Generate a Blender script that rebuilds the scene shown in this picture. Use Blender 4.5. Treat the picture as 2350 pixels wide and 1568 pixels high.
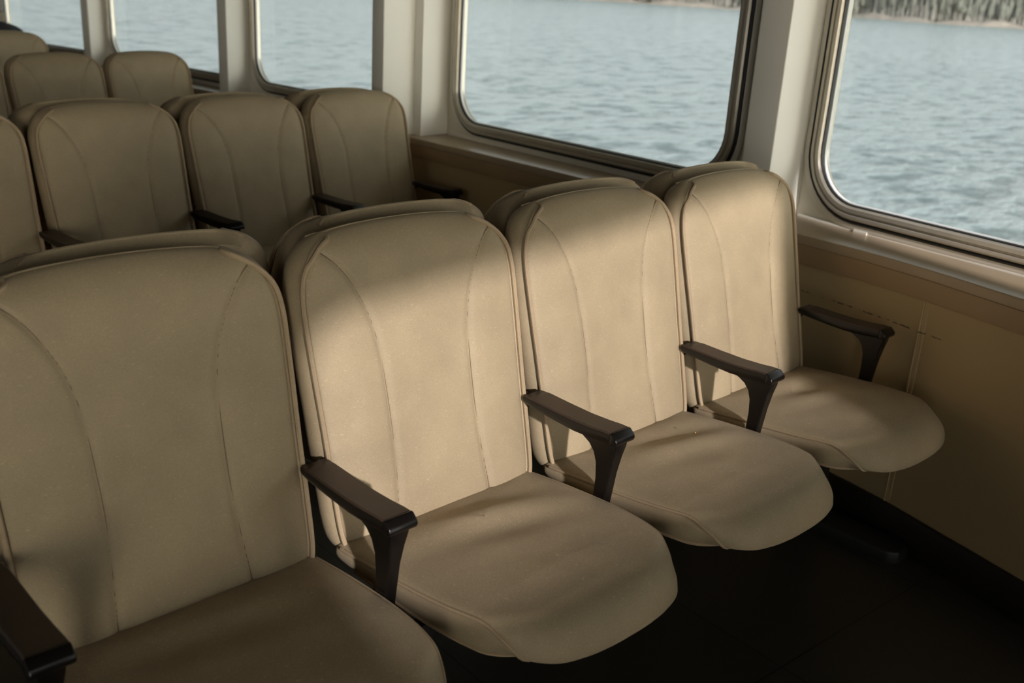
import bpy, math, random
from mathutils import Vector, Matrix
random.seed(7)
S = bpy.context.scene
for o in list(bpy.data.objects): bpy.data.objects.remove(o)
COL = S.collection

# ------------------------------------------------------------------ camera
cam_data = bpy.data.cameras.new('camera')
cam = bpy.data.objects.new('camera', cam_data); COL.objects.link(cam)
CR = Vector((0.72361, -0.68776, 0.05809)); CU = Vector((0.19222, 0.28165, 0.94007)); CF = Vector((0.66290, 0.66908, -0.33601))
M = Matrix((CR, CU, -CF)).transposed().to_4x4(); M.translation = Vector((-0.8857, -1.6362, 1.4955))
cam.matrix_world = M
cam_data.sensor_width = 36; cam_data.lens = 36*2305.2/2350; cam_data.clip_end = 3000; cam_data.clip_start = 0.05
cam_data.dof.use_dof = True; cam_data.dof.focus_distance = 2.15; cam_data.dof.aperture_fstop = 4.2
S.camera = cam

# ------------------------------------------------------------------ world, sun, exposure
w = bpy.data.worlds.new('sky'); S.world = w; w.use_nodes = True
nt = w.node_tree; nt.nodes.clear()
wo = nt.nodes.new('ShaderNodeOutputWorld'); bg = nt.nodes.new('ShaderNodeBackground')
tc = nt.nodes.new('ShaderNodeTexCoord'); sp = nt.nodes.new('ShaderNodeSeparateXYZ'); rp = nt.nodes.new('ShaderNodeValToRGB')
rp.color_ramp.elements[0].position = 0.0; rp.color_ramp.elements[0].color = (.93, .955, .955, 1)
rp.color_ramp.elements[1].position = 0.7; rp.color_ramp.elements[1].color = (.78, .86, .92, 1)
nt.links.new(tc.outputs['Generated'], sp.inputs[0]); nt.links.new(sp.outputs[2], rp.inputs[0])
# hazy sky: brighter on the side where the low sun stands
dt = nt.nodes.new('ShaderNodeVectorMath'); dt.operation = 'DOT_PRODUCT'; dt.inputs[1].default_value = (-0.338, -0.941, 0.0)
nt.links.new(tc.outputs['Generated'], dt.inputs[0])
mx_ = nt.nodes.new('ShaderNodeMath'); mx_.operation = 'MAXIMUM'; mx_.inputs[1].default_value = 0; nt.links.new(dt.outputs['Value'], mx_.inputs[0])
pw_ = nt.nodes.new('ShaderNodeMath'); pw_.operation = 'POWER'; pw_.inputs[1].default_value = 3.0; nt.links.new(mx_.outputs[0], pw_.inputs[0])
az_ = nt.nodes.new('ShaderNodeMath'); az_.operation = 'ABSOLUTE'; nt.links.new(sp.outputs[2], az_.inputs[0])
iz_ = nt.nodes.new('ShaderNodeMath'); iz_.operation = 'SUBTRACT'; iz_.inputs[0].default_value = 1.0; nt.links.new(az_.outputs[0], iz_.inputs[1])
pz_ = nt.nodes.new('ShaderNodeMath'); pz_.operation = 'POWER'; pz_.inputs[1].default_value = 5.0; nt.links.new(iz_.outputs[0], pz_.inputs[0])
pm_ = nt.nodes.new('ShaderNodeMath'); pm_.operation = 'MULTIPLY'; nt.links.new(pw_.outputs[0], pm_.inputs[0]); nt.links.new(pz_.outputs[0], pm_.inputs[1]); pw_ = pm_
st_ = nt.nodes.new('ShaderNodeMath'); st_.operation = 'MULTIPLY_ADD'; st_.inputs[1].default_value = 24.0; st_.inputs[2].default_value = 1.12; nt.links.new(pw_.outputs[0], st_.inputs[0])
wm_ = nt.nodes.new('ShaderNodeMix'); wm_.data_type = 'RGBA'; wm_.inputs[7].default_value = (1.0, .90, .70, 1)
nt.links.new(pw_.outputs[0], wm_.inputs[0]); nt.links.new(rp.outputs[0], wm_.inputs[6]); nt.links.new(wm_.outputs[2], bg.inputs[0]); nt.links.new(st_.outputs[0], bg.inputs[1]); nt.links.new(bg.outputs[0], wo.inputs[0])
SUN_DIR = Vector((0.3237, 0.9008, -0.2866))
sd = bpy.data.lights.new('sun', 'SUN'); sd.energy = 7.4; sd.angle = math.radians(1.5); sd.color = (1.0, .96, 1.0)
sun = bpy.data.objects.new('sun', sd); COL.objects.link(sun); sun.location = (-4, -8, 4)
sun.rotation_euler = SUN_DIR.to_track_quat('-Z', 'Y').to_euler()
S.view_settings.view_transform = 'Standard'; S.view_settings.look = 'None'
S.view_settings.exposure = 0.0; S.view_settings.gamma = 1.0; S.view_settings.use_curve_mapping = False

# ------------------------------------------------------------------ materials
class N:
    def __init__(s, name):
        s.m = bpy.data.materials.new(name); s.m.use_nodes = True; s.t = s.m.node_tree
        s.b = s.t.nodes['Principled BSDF']; s.out = s.t.nodes['Material Output']
    def n(s, typ, **kw):
        x = s.t.nodes.new(typ)
        for k, v in kw.items():
            if k.startswith('i_'): x.inputs[k[2:].replace('_', ' ')].default_value = v
            else: setattr(x, k, v)
        return x
    def l(s, a, b): s.t.links.new(a, b)
    def obj(s, scale=None):
        c = s.n('ShaderNodeTexCoord'); o = c.outputs['Object']
        if scale:
            mp = s.n('ShaderNodeMapping'); mp.inputs['Scale'].default_value = scale; s.l(o, mp.inputs[0]); o = mp.outputs[0]
        return o
    def bump(s, h, strength, dist, prev=None):
        bp = s.n('ShaderNodeBump'); bp.inputs['Strength'].default_value = strength; bp.inputs['Distance'].default_value = dist
        s.l(h, bp.inputs['Height'])
        if prev: s.l(prev, bp.inputs['Normal'])
        s.l(bp.outputs[0], s.b.inputs['Normal']); return bp.outputs[0]
    def mix(s, f, a, b):
        x = s.n('ShaderNodeMix', data_type='RGBA')
        if hasattr(f, 'is_linked'): s.l(f, x.inputs[0])
        else: x.inputs[0].default_value = f
        for v, i in ((a, 6), (b, 7)):
            if hasattr(v, 'is_linked'): s.l(v, x.inputs[i])
            else: x.inputs[i].default_value = (*v, 1)
        return x.outputs[2]
    def ramp(s, f, p0, c0, p1, c1):
        r = s.n('ShaderNodeValToRGB'); e = r.color_ramp.elements
        e[0].position = p0; e[0].color = (*c0, 1); e[1].position = p1; e[1].color = (*c1, 1); s.l(f, r.inputs[0]); return r.outputs[0]

def simple(name, col, rough=.5, metal=0, spec=.5, noise=0, nscale=40, bump=0):
    k = N(name); k.b.inputs['Base Color'].default_value = (*col, 1); k.b.inputs['Roughness'].default_value = rough
    k.b.inputs['Metallic'].default_value = metal; k.b.inputs['Specular IOR Level'].default_value = spec
    if noise:
        t = k.n('ShaderNodeTexNoise'); t.inputs['Scale'].default_value = nscale; t.inputs['Detail'].default_value = 4
        k.l(k.obj(), t.inputs['Vector'])
        k.l(k.mix(t.outputs[0], tuple(c*(1-noise) for c in col), tuple(min(1, c*(1+noise)) for c in col)), k.b.inputs['Base Color'])
        if bump: k.bump(t.outputs[0], bump, .002)
    return k.m

def fabric(name, col):
    k = N(name)
    o = k.obj()
    big = k.n('ShaderNodeTexNoise'); big.inputs['Scale'].default_value = 7; big.inputs['Detail'].default_value = 5; k.l(o, big.inputs['Vector'])
    wv = k.n('ShaderNodeTexNoise'); wv.inputs['Scale'].default_value = 1; wv.inputs['Detail'].default_value = 3; k.l(k.obj((420, 420, 1500)), wv.inputs['Vector'])
    wz = k.n('ShaderNodeTexNoise'); wz.inputs['Scale'].default_value = 1; wz.inputs['Detail'].default_value = 3; k.l(k.obj((1500, 600, 420)), wz.inputs['Vector'])
    c1 = k.mix(k.ramp(big.outputs[0], .3, (0, 0, 0), .7, (1, 1, 1)), tuple(c*.88 for c in col), tuple(c*1.08 for c in col))
    c2 = k.mix(k.ramp(wv.outputs[0], .35, (0, 0, 0), .68, (1, 1, 1)), (.86, .86, .86), (1.12, 1.12, 1.12))
    mm = k.n('ShaderNodeMix', data_type='RGBA', blend_type='MULTIPLY'); mm.inputs[0].default_value = 1
    k.l(c1, mm.inputs[6]); k.l(c2, mm.inputs[7])
    sl = k.n('ShaderNodeTexNoise'); sl.inputs['Scale'].default_value = 1; sl.inputs['Detail'].default_value = 2; k.l(k.obj((130, 130, 620)), sl.inputs['Vector'])
    sf = k.ramp(sl.outputs[0], .66, (0, 0, 0), .74, (.45, .45, .45))
    k.l(k.mix(sf, mm.outputs[2], tuple(min(1, c*1.7) for c in col)), k.b.inputs['Base Color'])
    k.b.inputs['Roughness'].default_value = .62; k.b.inputs['Specular IOR Level'].default_value = .35
    k.b.inputs['Sheen Weight'].default_value = .04; k.b.inputs['Sheen Roughness'].default_value = .5
    n1 = k.bump(wv.outputs[0], .25, .0006); n2 = k.bump(wz.outputs[0], .25, .0006, n1)
    k.bump(big.outputs[0], .25, .01, n2)
    return k.m

FAB = (.372, .288, .172)
M_FAB = fabric('beige_woven_vinyl', FAB)
M_PIPE = fabric('beige_piping', (.38, .28, .165))
M_STITCH = simple('stitching', (.17, .12, .075), .8)
M_ARM = simple('dark_brown_plastic', (.004, .003, .0025), .3, spec=.4, noise=.3, nscale=25, bump=.1)
M_ARMTOP = simple('armrest_top_sun_sheen', (.048, .030, .020), .45, spec=.4, noise=.25, nscale=18, bump=.1)  # grazing sun on the dark plastic's top put into this lighter brown
M_STEEL = simple('black_painted_steel', (.012, .011, .010), .55, noise=.3, nscale=30)
M_SHELL = simple('seat_shell', (.03, .025, .02), .6)
M_CREAM = simple('cream_paint', (.74, .69, .57), .45, spec=.35, noise=.05, nscale=6, bump=.15)
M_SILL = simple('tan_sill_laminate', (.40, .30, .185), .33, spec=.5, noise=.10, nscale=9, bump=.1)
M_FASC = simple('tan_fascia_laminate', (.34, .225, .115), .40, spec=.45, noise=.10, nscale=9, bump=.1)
M_PART = simple('yellow_tan_laminate', (.50, .33, .15), .5, noise=.06, nscale=8)
M_ALU = simple('brushed_aluminium', (.46, .42, .34), .30, metal=.35, noise=.12, nscale=30)
M_PLATE = simple('painted_window_flange', (.72, .67, .56), .4, noise=.06, nscale=20, bump=.1)
M_RUB = simple('black_rubber', (.010, .010, .009), .5)
M_DARKPANEL = simple('dark_wood_panelling', (.09, .06, .04), .5, noise=.2, nscale=5)
M_WHITE = simple('white_outer_lip', (.80, .81, .78), .5)
M_CEIL = simple('ceiling_panel', (.16, .14, .11), .6, noise=.04)
M_BASE = simple('dark_vinyl_cove', (.016, .012, .009), .45, noise=.2, nscale=20)
M_COL = simple('ivory_column_paint', (.80, .77, .68), .42, spec=.35, noise=.03, nscale=5)

def wall_mat():
    k = N('tan_wall_vinyl'); o = k.obj(); sx = k.n('ShaderNodeSeparateXYZ'); k.l(o, sx.inputs[0])
    t = k.n('ShaderNodeTexNoise'); t.inputs['Scale'].default_value = 3; t.inputs['Detail'].default_value = 5; k.l(o, t.inputs['Vector'])
    base = k.mix(t.outputs[0], (.40, .285, .135), (.47, .345, .18))
    # scuff marks along a line near armrest height
    d = k.n('ShaderNodeMath', operation='MULTIPLY_ADD'); d.inputs[1].default_value = 1; d.inputs[2].default_value = -.648; k.l(sx.outputs[2], d.inputs[0])
    ab = k.n('ShaderNodeMath', operation='ABSOLUTE'); k.l(d.outputs[0], ab.inputs[0])
    lt = k.n('ShaderNodeMath', operation='LESS_THAN'); lt.inputs[1].default_value = .0022; k.l(ab.outputs[0], lt.inputs[0])
    nz = k.n('ShaderNodeTexNoise'); nz.inputs['Scale'].default_value = 1; nz.inputs['Detail'].default_value = 3; k.l(k.obj((30, 55, 160)), nz.inputs['Vector'])
    gt = k.n('ShaderNodeMath', operation='GREATER_THAN'); gt.inputs[1].default_value = .53; k.l(nz.outputs[0], gt.inputs[0])
    yy = k.n('ShaderNodeMath', operation='GREATER_THAN'); yy.inputs[1].default_value = -.62; k.l(sx.outputs[1], yy.inputs[0])
    y2 = k.n('ShaderNodeMath', operation='LESS_THAN'); y2.inputs[1].default_value = -.12; k.l(sx.outputs[1], y2.inputs[0])
    m = lt.outputs[0]
    for q in (gt, yy, y2):
        mu = k.n('ShaderNodeMath', operation='MULTIPLY'); k.l(m, mu.inputs[0]); k.l(q.outputs[0], mu.inputs[1]); m = mu.outputs[0]
    mm = k.n('ShaderNodeMath', operation='MULTIPLY'); mm.inputs[1].default_value = .8; k.l(m, mm.inputs[0])
    k.l(k.mix(mm.outputs[0], base, (.04, .03, .02)), k.b.inputs['Base Color'])
    f = k.n('ShaderNodeTexNoise'); f.inputs['Scale'].default_value = 220; f.inputs['Detail'].default_value = 3; k.l(o, f.inputs['Vector'])
    k.bump(f.outputs[0], .15, .001); k.b.inputs['Roughness'].default_value = .48; k.b.inputs['Specular IOR Level'].default_value = .4
    return k.m
M_WALL = wall_mat()

def floor_mat():
    k = N('dark_flecked_floor_tile'); o = k.obj()
    br = k.n('ShaderNodeTexBrick', offset=0.0, squash=1.0)
    br.inputs['Scale'].default_value = 1; br.inputs['Mortar Size'].default_value = .0018; br.inputs['Brick Width'].default_value = .61; br.inputs['Row Height'].default_value = .61
    mp = k.n('ShaderNodeMapping'); mp.inputs['Rotation'].default_value = (0, 0, math.radians(4)); mp.inputs['Location'].default_value = (.17, .02, 0)
    k.l(o, mp.inputs[0]); k.l(mp.outputs[0], br.inputs['Vector'])
    br.inputs['Color1'].default_value = (.042, .038, .028, 1); br.inputs['Color2'].default_value = (.050, .044, .032, 1); br.inputs['Mortar'].default_value = (.006, .005, .004, 1)
    v = k.n('ShaderNodeTexVoronoi'); v.inputs['Scale'].default_value = 45; v.inputs['Randomness'].default_value = 1; k.l(o, v.inputs['Vector'])
    fl = k.ramp(v.outputs['Distance'], .06, (1, 1, 1), .10, (0, 0, 0))
    n = k.n('ShaderNodeTexNoise'); n.inputs['Scale'].default_value = 9; k.l(o, n.inputs['Vector'])
    g = k.ramp(n.outputs[0], .52, (0, 0, 0), .62, (1, 1, 1))
    mu = k.n('ShaderNodeMath', operation='MULTIPLY'); k.l(fl, mu.inputs[0]); k.l(g, mu.inputs[1])
    k.l(k.mix(mu.outputs[0], br.outputs[0], (.10, .09, .075)), k.b.inputs['Base Color'])
    k.bump(n.outputs[0], .1, .002); k.b.inputs['Roughness'].default_value = .30; k.b.inputs['Specular IOR Level'].default_value = .5
    return k.m
M_FLOOR = floor_mat()

def water_mat():
    k = N('rippled_lake_water'); o = k.obj()
    a = k.n('ShaderNodeTexNoise'); a.inputs['Scale'].default_value = 1; a.inputs['Detail'].default_value = 6; a.inputs['Roughness'].default_value = .55; k.l(k.obj((1.0, 1.5, 1)), a.inputs['Vector'])
    b = k.n('ShaderNodeTexNoise'); b.inputs['Scale'].default_value = 1; b.inputs['Detail'].default_value = 5; k.l(k.obj((4.2, 6.0, 1)), b.inputs['Vector'])
    n1 = k.bump(a.outputs[0], .9, .38); k.bump(b.outputs[0], .8, .07, n1)
    k.l(k.mix(k.ramp(a.outputs[0], .36, (0, 0, 0), .50, (1, 1, 1)), (.06, .10, .10), (.24, .285, .275)), k.b.inputs['Base Color'])
    k.b.inputs['Roughness'].default_value = .22; k.b.inputs['IOR'].default_value = 1.33
    return k.m
M_WATER = water_mat()

def glass_mat(name='window_glass', tint=(.96, .975, .965)):
    k = N(name); k.t.nodes.remove(k.b)
    tr = k.n('ShaderNodeBsdfTransparent'); tr.inputs[0].default_value = (*tint, 1)
    gl = k.n('ShaderNodeBsdfGlossy'); gl.inputs['Roughness'].default_value = .02
    lw = k.n('ShaderNodeLayerWeight'); pw = k.n('ShaderNodeMath', operation='POWER'); pw.inputs[1].default_value = 4.5; k.l(lw.outputs['Facing'], pw.inputs[0])
    fr = k.n('ShaderNodeMath', operation='MULTIPLY_ADD'); fr.inputs[1].default_value = .6; fr.inputs[2].default_value = .03; k.l(pw.outputs[0], fr.inputs[0])
    mx = k.n('ShaderNodeMixShader'); k.l(fr.outputs[0], mx.inputs[0]); k.l(tr.outputs[0], mx.inputs[1]); k.l(gl.outputs[0], mx.inputs[2]); k.l(mx.outputs[0], k.out.inputs[0])
    return k.m
M_GLASS = glass_mat(); M_TINT = glass_mat('sky_dimming_glass', (.75, .745, .74))  # tint added to cut sky light through the unseen front and left panes

# ------------------------------------------------------------------ mesh helpers
class MB:
    def __init__(s): s.v = []; s.f = []; s.mi = []
    def add(s, v, f, mi=0):
        b = len(s.v); s.v += [tuple(x) for x in v]; s.f += [tuple(i+b for i in q) for q in f]; s.mi += [mi]*len(f); return s
    def box(s, x0, x1, y0, y1, z0, z1, mi=0):
        return s.add([(x0,y0,z0),(x1,y0,z0),(x1,y1,z0),(x0,y1,z0),(x0,y0,z1),(x1,y0,z1),(x1,y1,z1),(x0,y1,z1)],
                     [(0,3,2,1),(4,5,6,7),(0,1,5,4),(1,2,6,5),(2,3,7,6),(3,0,4,7)], mi)
    def prism(s, poly, z0, z1, mi=0):   # poly: plan points, counter-clockwise
        n = len(poly); v = [(x, y, z0) for x, y in poly]+[(x, y, z1) for x, y in poly]
        f = [tuple(range(n-1, -1, -1)), tuple(range(n, 2*n))]+[(i, (i+1) % n, n+(i+1) % n, n+i) for i in range(n)]
        return s.add(v, f, mi)
    def prismx(s, poly, x0, x1, mi=0):  # poly: (y,z) points
        n = len(poly); v = [(x0, y, z) for y, z in poly]+[(x1, y, z) for y, z in poly]
        f = [tuple(range(n-1, -1, -1)), tuple(range(n, 2*n))]+[(i, (i+1) % n, n+(i+1) % n, n+i) for i in range(n)]
        return s.add(v, f, mi)
    def tube(s, pts, r, k=8, mi=0, closed=False):
        P = [Vector(p) for p in pts]; n = len(P); rings = []; up = None
        for i in range(n):
            a = P[i-1] if (i > 0 or closed) else P[i]; b = P[(i+1) % n] if (i < n-1 or closed) else P[i]
            t = (b-a).normalized()
            if up is None:
                up = t.orthogonal().normalized()
            up = (up - t*up.dot(t))
            up = up.normalized() if up.length > 1e-6 else t.orthogonal().normalized()
            sd_ = t.cross(up); rr = r(i/(n-1)) if callable(r) else r
            rings.append([P[i]+rr*(math.cos(2*math.pi*j/k)*up+math.sin(2*math.pi*j/k)*sd_) for j in range(k)])
        v = [q for R_ in rings for q in R_]; f = []
        for i in range(n if closed else n-1):
            i2 = (i+1) % n
            for j in range(k): f.append((i*k+j, i*k+(j+1) % k, i2*k+(j+1) % k, i2*k+j))
        if not closed: f += [tuple(range(k-1, -1, -1)), tuple((n-1)*k+j for j in range(k))]
        return s.add(v, f, mi)
    def rings(s, R_, mi=0, cap0=True, cap1=True):
        k = len(R_[0]); v = [q for r in R_ for q in r]; f = []
        for i in range(len(R_)-1):
            for j in range(k): f.append((i*k+j, i*k+(j+1) % k, (i+1)*k+(j+1) % k, (i+1)*k+j))
        if cap0: f.append(tuple(range(k-1, -1, -1)))
        if cap1: f.append(tuple((len(R_)-1)*k+j for j in range(k)))
        return s.add(v, f, mi)
    def sheer(s): s.v = [(x, y, z-.014*y) for x, y, z in s.v]; return s
    def build(s, name, mats, parent=None, smooth=True, bevel=0, angle=40, weld=False):
        me = bpy.data.meshes.new(name); me.from_pydata(s.v, [], s.f); me.update()
        for m in (mats if isinstance(mats, (list, tuple)) else [mats]): me.materials.append(m)
        me.polygons.foreach_set('material_index', s.mi)
        import bmesh
        bm = bmesh.new(); bm.from_mesh(me)
        if weld: bmesh.ops.remove_doubles(bm, verts=bm.verts, dist=.00005)
        bmesh.ops.recalc_face_normals(bm, faces=bm.faces)
        if bevel:
            ed = [e for e in bm.edges if len(e.link_faces) == 2 and e.calc_face_angle(0) > math.radians(25)]
            bmesh.ops.bevel(bm, geom=ed, offset=bevel, segments=3, affect='EDGES', profile=.5, clamp_overlap=True)
        bm.to_mesh(me); bm.free()
        if smooth:
            me.polygons.foreach_set('use_smooth', [True]*len(me.polygons)); me.set_sharp_from_angle(angle=math.radians(angle))
        o = bpy.data.objects.new(name, me); COL.objects.link(o)
        if parent: o.parent = parent
        return o

def empty(name, loc=(0, 0, 0), rz=0):
    o = bpy.data.objects.new(name, None); COL.objects.link(o); o.location = loc; o.rotation_euler = (0, 0, rz); o.empty_display_size = .1
    return o
def tag(o, label=None, cat=None, group=None, kind=None):
    for a, b in (('label', label), ('category', cat), ('group', group), ('kind', kind)):
        if b: o[a] = b
    return o
def struct(o): o['kind'] = 'structure'; return o
def lerp_tab(tab, x):
    if x <= tab[0][0]: return tab[0][1]
    for (a, fa), (b, fb) in zip(tab, tab[1:]):
        if x <= b: return fa+(fb-fa)*(x-a)/(b-a)
    return tab[-1][1]
def catmull(P, n):
    P = [Vector(p) for p in P]; P = [2*P[0]-P[1]]+P+[2*P[-1]-P[-2]]; out = []
    for i in range(1, len(P)-2):
        a, b, c, d = P[i-1:i+3]
        for j in range(n):
            t = j/n; out.append(.5*((2*b)+(c-a)*t+(2*a-5*b+4*c-d)*t*t+(3*b-a-3*c+d)*t**3))
    out.append(P[-2]); return out

# ------------------------------------------------------------------ ship interior shell
FZ = 0.0; CZ = 2.15
# plan polylines: window plane (outer) and front edge of the sill / lower wall (inner)
OUT = [(1.45, -3.2), (1.755, -1.66), (2.108, .07), (2.118, .28), (2.300, 2.12), (2.304, 2.27), (2.355, 4.04), (2.356, 4.13), (2.335, 6.08), (2.332, 6.18), (2.24, 8.03), (2.10, 9.6)]
IN_ = [(1.05, -3.2), (1.45, -1.66), (1.698, -.816), (1.798, -.461), (1.864, -.047), (1.971, .891), (2.017, 1.425), (2.059, 2.071), (2.105, 2.9), (2.155, 3.9), (2.15, 4.8), (2.12, 6.0), (2.02, 7.6), (1.85, 9.6)]
def _cm(P, n):
    P = [(2*P[0][0]-P[1][0], 2*P[0][1]-P[1][1])]+P+[(2*P[-1][0]-P[-2][0], 2*P[-1][1]-P[-2][1])]; out = []
    for i in range(1, len(P)-2):
        a, b, c, d = P[i-1:i+3]
        for j in range(n):
            t = j/n; out.append(tuple(.5*((2*b[k])+(c[k]-a[k])*t+(2*a[k]-5*b[k]+4*c[k]-d[k])*t*t+(3*b[k]-a[k]-3*c[k]+d[k])*t**3) for k in (0, 1)))
    return out+[P[-2]]
IN = _cm(IN_, 5)
def out_x(y):
    for (x0, y0), (x1, y1) in zip(OUT, OUT[1:]):
        if y <= y1: return x0+(x1-x0)*(y-y0)/(y1-y0)
    return OUT[-1][0]
def in_x(y): return lerp_tab([(b, a) for a, b in IN], y)
SZ = .82   # sill height
# lower wall
def strip(pl, off0, off1, z0, z1):     # vertical slab that follows the plan polyline
    return [(x+off0, y) for x, y in pl]+[(x+off1, y) for x, y in reversed(pl)]
wl = MB(); wl.prism([(x+.012, y) for x, y in IN]+[(x+.045, y) for x, y in reversed(IN)], 0, SZ-.035)
struct(wl.sheer().build('wall_right', M_WALL, angle=20))
bb = MB(); bb.prism([(x-.004, y) for x, y in IN]+[(x+.012, y) for x, y in reversed(IN)], 0, .112)
struct(bb.sheer().build('baseboard_right', M_BASE, angle=20, bevel=.003))
def sill_piece(name, y0, y1):
    pi = [(in_x(y0), y0)]+[p for p in IN if y0 < p[1] < y1]+[(in_x(y1), y1)]
    po = [(out_x(y1)+.03, y1)]+[p for p in reversed([(x+.03, y) for x, y in OUT]) if y0 < p[1] < y1]+[(out_x(y0)+.03, y0)]
    s_ = MB(); s_.prism(pi+po, SZ-.030, SZ)
    o = struct(s_.sheer().build(name, M_SILL, bevel=.004, angle=30))
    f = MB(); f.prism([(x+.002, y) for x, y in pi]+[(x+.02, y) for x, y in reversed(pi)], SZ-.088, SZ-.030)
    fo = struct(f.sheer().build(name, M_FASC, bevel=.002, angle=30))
    return o
sill_piece('trim_1', -3.2, 2.15)
sill_piece('trim_2', 2.15, 9.6)
# thin double joint batten on the lower wall
def wall_batten(y, nm):
    x = in_x(y)+.008; b = MB()
    b.box(x, x+.006, y-.010, y-.004, .112, SZ-.088); b.box(x, x+.006, y+.004, y+.010, .112, SZ-.088); b.box(x+.002, x+.006, y-.004, y+.004, .112, SZ-.088)
    struct(b.sheer().build(nm, M_WALL, bevel=.0012))
wall_batten(-.545, 'trim_3'); wall_batten(1.0, 'trim_4')

def rrect(s0, s1, z0, z1, r, n=10):
    out = []
    for cx, cz, a0 in ((s1-r, z0+r, -90), (s1-r, z1-r, 0), (s0+r, z1-r, 90), (s0+r, z0+r, 180)):
        for i in range(n+1):
            a = math.radians(a0+90*i/n); out.append((cx+r*math.cos(a), cz+r*math.sin(a)))
    return out
def outer_rect(s0, s1, z0, z1, inner):   # matching points on the panel's rectangle for every hole point
    cs, cz = (s0+s1)/2, (z0+z1)/2; hs, hz = (s1-s0)/2, (z1-z0)/2; out = []
    n = len(inner)//4
    cor = [(s1, z0), (s1, z1), (s0, z1), (s0, z0)]
    for k in range(4):
        for i in range(n):
            q = inner[k*n+i]
            if i == n//2: out.append(cor[k]); continue
            first = i < n//2
            if k == 0: out.append((q[0], z0) if first else (s1, q[1]))
            if k == 1: out.append((s1, q[1]) if first else (q[0], z1))
            if k == 2: out.append((q[0], z1) if first else (s0, q[1]))
            if k == 3: out.append((s0, q[1]) if first else (q[0], z0))
    return out
def window_bay(idx, a, b, hs0, hs1, hz0, hz1, r, z0, z1, side='right', th=.02, detail=True, wall_mat_=None):
    """wall panel from plan point a to b with a rounded window; hs0..hs1 measured along a->b"""
    a = Vector((*a, 0)); b = Vector((*b, 0)); L = (b-a).length; d = (b-a)/L; nrm = Vector((d.y, -d.x, 0))   # outward
    def P(s_, z, o): q = a+d*s_+nrm*o; return (q.x, q.y, z-.014*q.y)
    hole = rrect(hs0, hs1, hz0, hz1, r); rect = outer_rect(0, L, z0, z1, hole)
    m = MB(); m.rings([[P(s_, z, 0) for s_, z in rect], [P(s_, z, 0) for s_, z in hole], [P(s_, z, th) for s_, z in hole], [P(s_, z, th) for s_, z in rect], [P(s_, z, 0) for s_, z in rect]], cap0=False, cap1=False)
    struct(m.build('wall_'+side, wall_mat_ or M_CREAM, angle=30))
    def ring(steps, mat, name, parent, sm=40):   # steps: list of (grow, depth)
        mm = MB(); R_ = []
        for g, o_ in steps: R_.append([P(s_, z, o_) for s_, z in rrect(hs0-g, hs1+g, hz0-g, hz1+g, max(.01, r+g))])
        mm.rings(R_, cap0=False, cap1=False); return mm.build(name, mat, parent, angle=sm)
    # aluminium frame, stepped profile
    fr = ring([(.030, -.004), (.030, -.020), (.024, -.026), (.016, -.026), (.013, -.020), (.009, -.020), (.006, -.027), (-.006, -.027), (-.012, -.018), (-.012, .02)], M_ALU, 'window_%d' % idx, None)
    struct(fr)
    ring([(.065, 0), (.064, -.010), (.060, -.013), (.043, -.013), (.041, -.006), (.041, 0)], M_PLATE, 'flange', fr)
    ring([(.042, -.004), (.041, -.016), (.036, -.019), (.031, -.017), (.030, -.004)], M_RUB, 'outer_gasket', fr)
    ring([(-.011, -.012), (-.012, -.018), (-.015, -.019), (-.017, -.014), (-.017, .0)], M_RUB, 'inner_gasket', fr)
    g = MB(); gl = rrect(hs0+.014, hs1-.014, hz0+.014, hz1-.014, r-.014)
    g.rings([[P(s_, z, -.004) for s_, z in gl], [P(s_, z, .002) for s_, z in gl]]); g.build('pane', M_GLASS, fr, smooth=False)
    ring([(-.0165, -.010), (-.0200, -.009), (-.0205, -.004), (-.0205, .0), (-.012, .0)], M_WHITE, 'inner_lip', fr)
    return fr
WZ0, WZ1 = .885, 1.78

def bay_from(idx, ya, yb, wa, wb, r=.17):
    pa = (out_x(ya), ya); pb = (out_x(yb), yb)
    L = math.hypot(pb[0]-pa[0], pb[1]-pa[1]); c = L/(yb-ya)
    return window_bay(idx, pa, pb, (wa-ya)*c, (wb-ya)*c, WZ0, WZ1, r, SZ-.03, CZ)
def plain(ya, yb):
    m = MB(); m.prism([(out_x(ya), ya), (out_x(ya)+.06, ya), (out_x(yb)+.06, yb), (out_x(yb), yb)], SZ-.03, CZ)
    struct(m.build('wall_right', M_CREAM, smooth=False))
plain(-3.2, -3.15); bay_from(0, -3.15, -1.74, -3.08, -1.81); plain(-1.74, -1.66)
bay_from(1, -1.66, .09, -1.57, .010); plain(.09, .28)
bay_from(2, .28, 2.11, .385, 2.022); plain(2.11, 2.27); bay_from(3, 2.27, 4.04, 2.34, 3.97); plain(4.04, 4.13)
bay_from(4, 4.13, 6.08, 4.21, 6.01); plain(6.08, 6.18); bay_from(5, 6.18, 8.03, 6.26, 7.96); plain(8.03, 9.6)
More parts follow.
